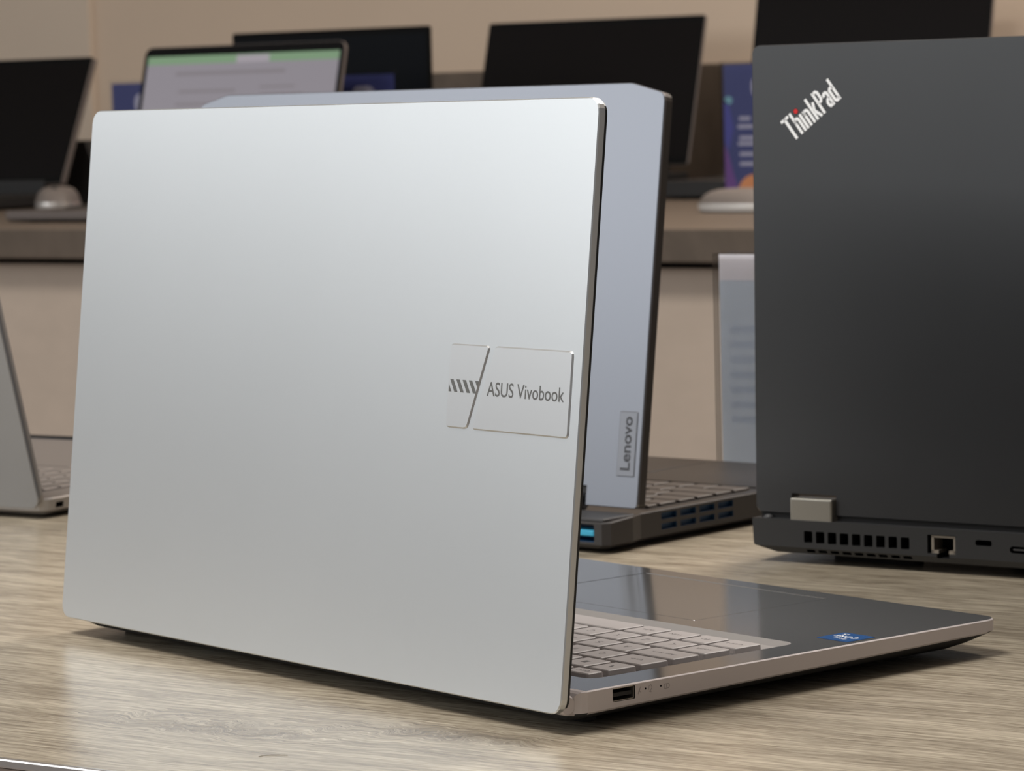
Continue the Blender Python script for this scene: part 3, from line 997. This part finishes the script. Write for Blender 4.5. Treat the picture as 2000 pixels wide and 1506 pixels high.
def promo(loc, label, rz=0.0):
    o = sign_holder('promo_sign', loc, rz, 110, 166, label, 'blue promotional signs on the counter')
    bm = bmesh.new(); box(bm, 2.5, 107.5, -.25, .25, 8, 170)
    cd = obj('card', bm, 'card', o)
    f = lambda u, v: (u, -.3, v)
    bm = bmesh.new(); flat_poly(bm, [(2.6, 8.2), (24, 8.2), (15, 34), (8, 60), (2.6, 72)], f)
    obj('print_purple', bm, 'card_purple', cd)
    bm = bmesh.new(); flat_poly(bm, [(2.6, 74), (9, 64), (16, 92), (10, 120), (2.6, 128)], f)
    obj('print_violet', bm, 'card_violet', cd)
    bm = bmesh.new(); flat_poly(bm, [(44 + 24 * math.cos(a), 8.3 + 26 * math.sin(a)) for a in [i * math.pi / 12 for i in range(13)]], f)
    obj('print_orange', bm, 'card_orange', cd)
    bm = bmesh.new(); flat_poly(bm, [(9 + 6 * math.cos(a), 126 + 5 * math.sin(a)) for a in [i * math.pi / 8 for i in range(16)]], f)
    obj('print_teal', bm, 'card_teal', cd)
    bm = bmesh.new()
    f2 = lambda u, v: (u, -.34, v)
    flat_poly(bm, rrect(42, 78, 128, 156, 11, 5), f2)
    for (zz, a, b_) in ((101, 24, 40), (91, 22, 44), (77, 24, 62), (70, 22, 50), (57, 24, 66), (45, 24, 70)):
        flat_poly(bm, [(a, zz), (b_, zz), (b_, zz + 4.5), (a, zz + 4.5)], f2)
    obj('print_white', bm, 'card_white', cd)
    return o


CT = TZ + 0.112
promo((-1.0080, 2.380, CT), 'blue promotional sign standing beside the black laptop lid at the right')
promo((-1.480, 2.190, CT), 'blue promotional sign between the lit screen and the upright dark screen')
promo((-1.9150, 2.280, CT), 'blue promotional sign half hidden at the left of the lit screen')
# pale sign behind the two laptops on the near table
ss = sign_holder('pale_sign', (-0.0185, 0.645, TZ), 0.0, 105, 138, 'pale blue paper in a clear stand left of the black laptop', None, lift=6)
bm = bmesh.new(); box(bm, 3, 102, -.2, .2, 5, 126)
pp = obj('paper', bm, 'paper', ss)
bm = bmesh.new(); box(bm, 3, 102, -.2, .2, 126.05, 142.5)
obj('paper_lit_top', bm, 'paper_top', ss)  # top of the sheet, painted lighter for the light falling there
bm = bmesh.new()
for i in range(7):
    zz = 93 - i * 9.5
    flat_poly(bm, [(10, zz), (30 + (i % 3) * 22, zz), (30 + (i % 3) * 22, zz + 4.5), (10, zz + 4.5)], lambda u, v: (u, -.24, v))
obj('faint_print', bm, 'paper_text', pp)


# ------------------------------------------------------------------ laptops on the far counter
def far_laptop(name, loc, rz, wd, ht, dp, th, tilt, label, lidth=5, scr='screen', edge='bg_edge', bez='frame_black', deck='bg_deck', rad=4, rise=0.0, lit=False, mg=5, body='bg_black'):
    """origin: hinge line's middle on the worktop; the screen faces -y"""
    o = empty(name, loc, rz)
    tag(o, label, 'laptop', 'open laptops on the far counter')
    bm = bmesh.new()
    pn = rrect(-wd / 2, wd / 2, -dp, 6, 6, 3)
    loft(bm, [[(u, v, 2.0) for u, v in inset(pn, 5)], [(u, v, 5) for u, v in pn], [(u, v, th - 1) for u, v in pn], [(u, v, th) for u, v in inset(pn, .8)]])
    b = obj('base', bm, body, o)
    bm = bmesh.new(); box(bm, -wd / 2 + 6, wd / 2 - 6, -dp + 6, -6, th, th + .3)
    obj('deck', bm, deck, b)
    bm = bmesh.new(); box(bm, -wd / 2 + 14, wd / 2 - 14, -dp * .58, -16, th + .3, th + 1.8, 0, .4, 1)
    obj('keyboard_block', bm, 'bg_black', b)
    bm = bmesh.new(); box(bm, -48, 48, -dp + 8, -dp * .62, th + .3, th + .6)
    obj('touchpad', bm, edge, b)
    for fx in (-wd / 2 + 40, wd / 2 - 40):
        for fy in (-dp + 20, -14):
            bm = bmesh.new(); prism(bm, rrect(fx - 12, fx + 12, fy - 4, fy + 4, 3, 2), XY, 0, 3)
            obj('rubber_foot', bm, 'rubber_and_shade', b)
    bm = bmesh.new(); box(bm, -wd / 2 + 30, wd / 2 - 30, -3, 5, th - 2, th + rise + 5, 0, 2, 2)
    obj('hinge_bar', bm, 'bg_black', o)
    bm = bmesh.new(); prism(bm, rrect(-wd / 2, wd / 2, 0, ht, rad, 4), XZ, 0, lidth, 0, .3, .5)
    l = obj('lid', bm, edge, o, (0, 0, (th + rise) * MM), (-tilt, 0, 0))
    bm = bmesh.new(); prism(bm, rrect(-wd / 2 + .8, wd / 2 - .8, .8, ht - .8, max(rad - .8, 1), 4), XZ, 0.05, -.7)
    obj('bezel', bm, bez, l)
    bm = bmesh.new(); box(bm, -wd / 2 + mg, wd / 2 - mg, -.95, -.6, 10, ht - mg * 1.8)
    s = obj('screen', bm, scr, l)
    if lit:
        f = lambda u, v: (u, -1.0, v)
        x0, x1, z1 = -wd / 2 + mg, wd / 2 - mg, ht - mg * 1.8
        bm = bmesh.new(); flat_poly(bm, [(x0, z1 - 11), (x1, z1 - 11), (x1, z1), (x0, z1)], f)
        obj('green_bar', bm, 'lcd_green', s)
        f = lambda u, v: (u, -1.05, v)
        bm = bmesh.new(); flat_poly(bm, [(-8, z1 - 11), (44, z1 - 11), (44, z1 - 1.5), (-8, z1 - 1.5)], f)
        obj('page_tab', bm, 'lcd_tab', s)
        bm = bmesh.new()
        for (a, b_, zz, hh) in ((-104, 72, 21, 5), (-96, -4, 45, 4), (34, 90, 42, 3), (36, 104, 52, 3), (-98, 20, 62, 3.5), (36, 96, 64, 3), (-98, 24, 78, 3.5), (36, 98, 80, 3), (-98, 20, 94, 3.5), (-98, 26, 110, 3.5), (36, 90, 112, 3)):
            flat_poly(bm, [(a, z1 - zz - hh), (b_, z1 - zz - hh), (b_, z1 - zz), (a, z1 - zz)], f)
        obj('page_text', bm, 'lcd_text', s)
    return o


# centre: big black screen tilted back
far_laptop('laptop', (-1.390, 2.640, CT), 0.0, 354, 210, 225, 31, math.radians(16), 'open laptop with black screen and grey edge above the silver lid', rise=10)
# right: top cut by the frame
far_laptop('laptop', (-0.981, 2.690, CT), 0.0, 352, 250, 226, 24, math.radians(12), 'open laptop with black screen behind the black laptop at top right', rise=6)
# lit screen
far_laptop('laptop', (-1.536, 2.045, CT), 0.0, 320, 203, 228, 14, math.radians(15), 'laptop with lit web page screen and green tab bar', rad=11, lit=True, scr='lcd', rise=2, mg=7, body='bg_edge')
# upright dark screen behind the lit one
far_laptop('laptop', (-1.629, 2.400, CT), 0.0, 332, 213, 165, 18, 0.0, 'upright blue-black screen partly hidden by the lit laptop', scr='screen_blue', edge='frame_black', rise=4)
# far left
far_laptop('laptop', (-2.2217, 2.330, CT), 0.0, 332, 195, 226, 18, math.radians(24), 'open laptop with black screen and pale grey edge at the far left', rise=15, lidth=10)

# dark wedge behind the far left laptop
bm = bmesh.new()
prism(bm, [(-20, 0), (108, 0), (68, 92), (10, 92)], XZ, 0, 60, 0, .8, .8)
o = obj('speaker_wedge', bm, 'bg_black', None, (-2.155, 2.42, CT))
tag(o, 'small black wedge shaped stand behind the far left laptop', 'stand')


# ------------------------------------------------------------------ mice
def mouse(loc, rz, ln, wd, ht, m_top, m_rim, label):
    o = empty('computer_mouse', loc, rz)
    tag(o, label, 'mouse', 'mice on the far counter')

    def ring(k, z, n=24):
        pts = []
        for i in range(n):
            a = 2 * math.pi * i / n
            ex = .82
            x = math.copysign(abs(math.cos(a)) ** ex, math.cos(a)) * wd / 2 * k
            y = math.copysign(abs(math.sin(a)) ** ex, math.sin(a)) * ln / 2 * k
            pts.append((x, y, z))
        return pts
    bm = bmesh.new()
    loft(bm, [ring(.88, 0.5), ring(.97, 2), ring(1.0, ht * .28), ring(.985, ht * .38)])
    obj('side_rim', bm, m_rim, o, smooth=True)
    bm = bmesh.new()
    loft(bm, [ring(.98, ht * .37), ring(.93, ht * .56), ring(.84, ht * .74), ring(.70, ht * .88), ring(.5, ht * .965), ring(.22, ht)])
    obj('top_shell', bm, m_top, o, smooth=True)
    bm = bmesh.new()
    bmesh.ops.create_cone(bm, cap_ends=True, segments=14, radius1=ht * .2, radius2=ht * .2, depth=wd * .1,
                          matrix=Matrix.Translation((0, -ln * .27, ht * .80)) @ Matrix.Rotation(math.pi / 2, 4, 'Y'))
    obj('scroll_wheel', bm, 'rubber_and_shade', o)
    return o


mouse((-0.808, 2.075, CT), math.radians(80), 114, 70, 27, 'mouse_grey', 'mouse_rim', 'grey mouse with pale rim lying left of the black laptop')
mouse((-1.925, 2.175, CT), math.radians(34), 104, 60, 34, 'mouse_grey', 'mouse_silver', 'shiny silver mouse in front of the far left laptop')

# a stray hair on the table
hp = [(262.5, -187.0), (263.0, -184.6), (264.6, -182.4), (267.4, -180.8), (270.6, -179.9)]
bm = bmesh.new()
loft(bm, [[(x + .09 * math.cos(a), y, .15 + .09 * math.sin(a)) for a in [k * math.pi / 3 for k in range(6)]] for x, y in hp])
ho = obj('stray_hair', bm, 'hair', None, (0, 0, TZ))
tag(ho, 'tiny curved hair lying on the table near the front', 'hair')
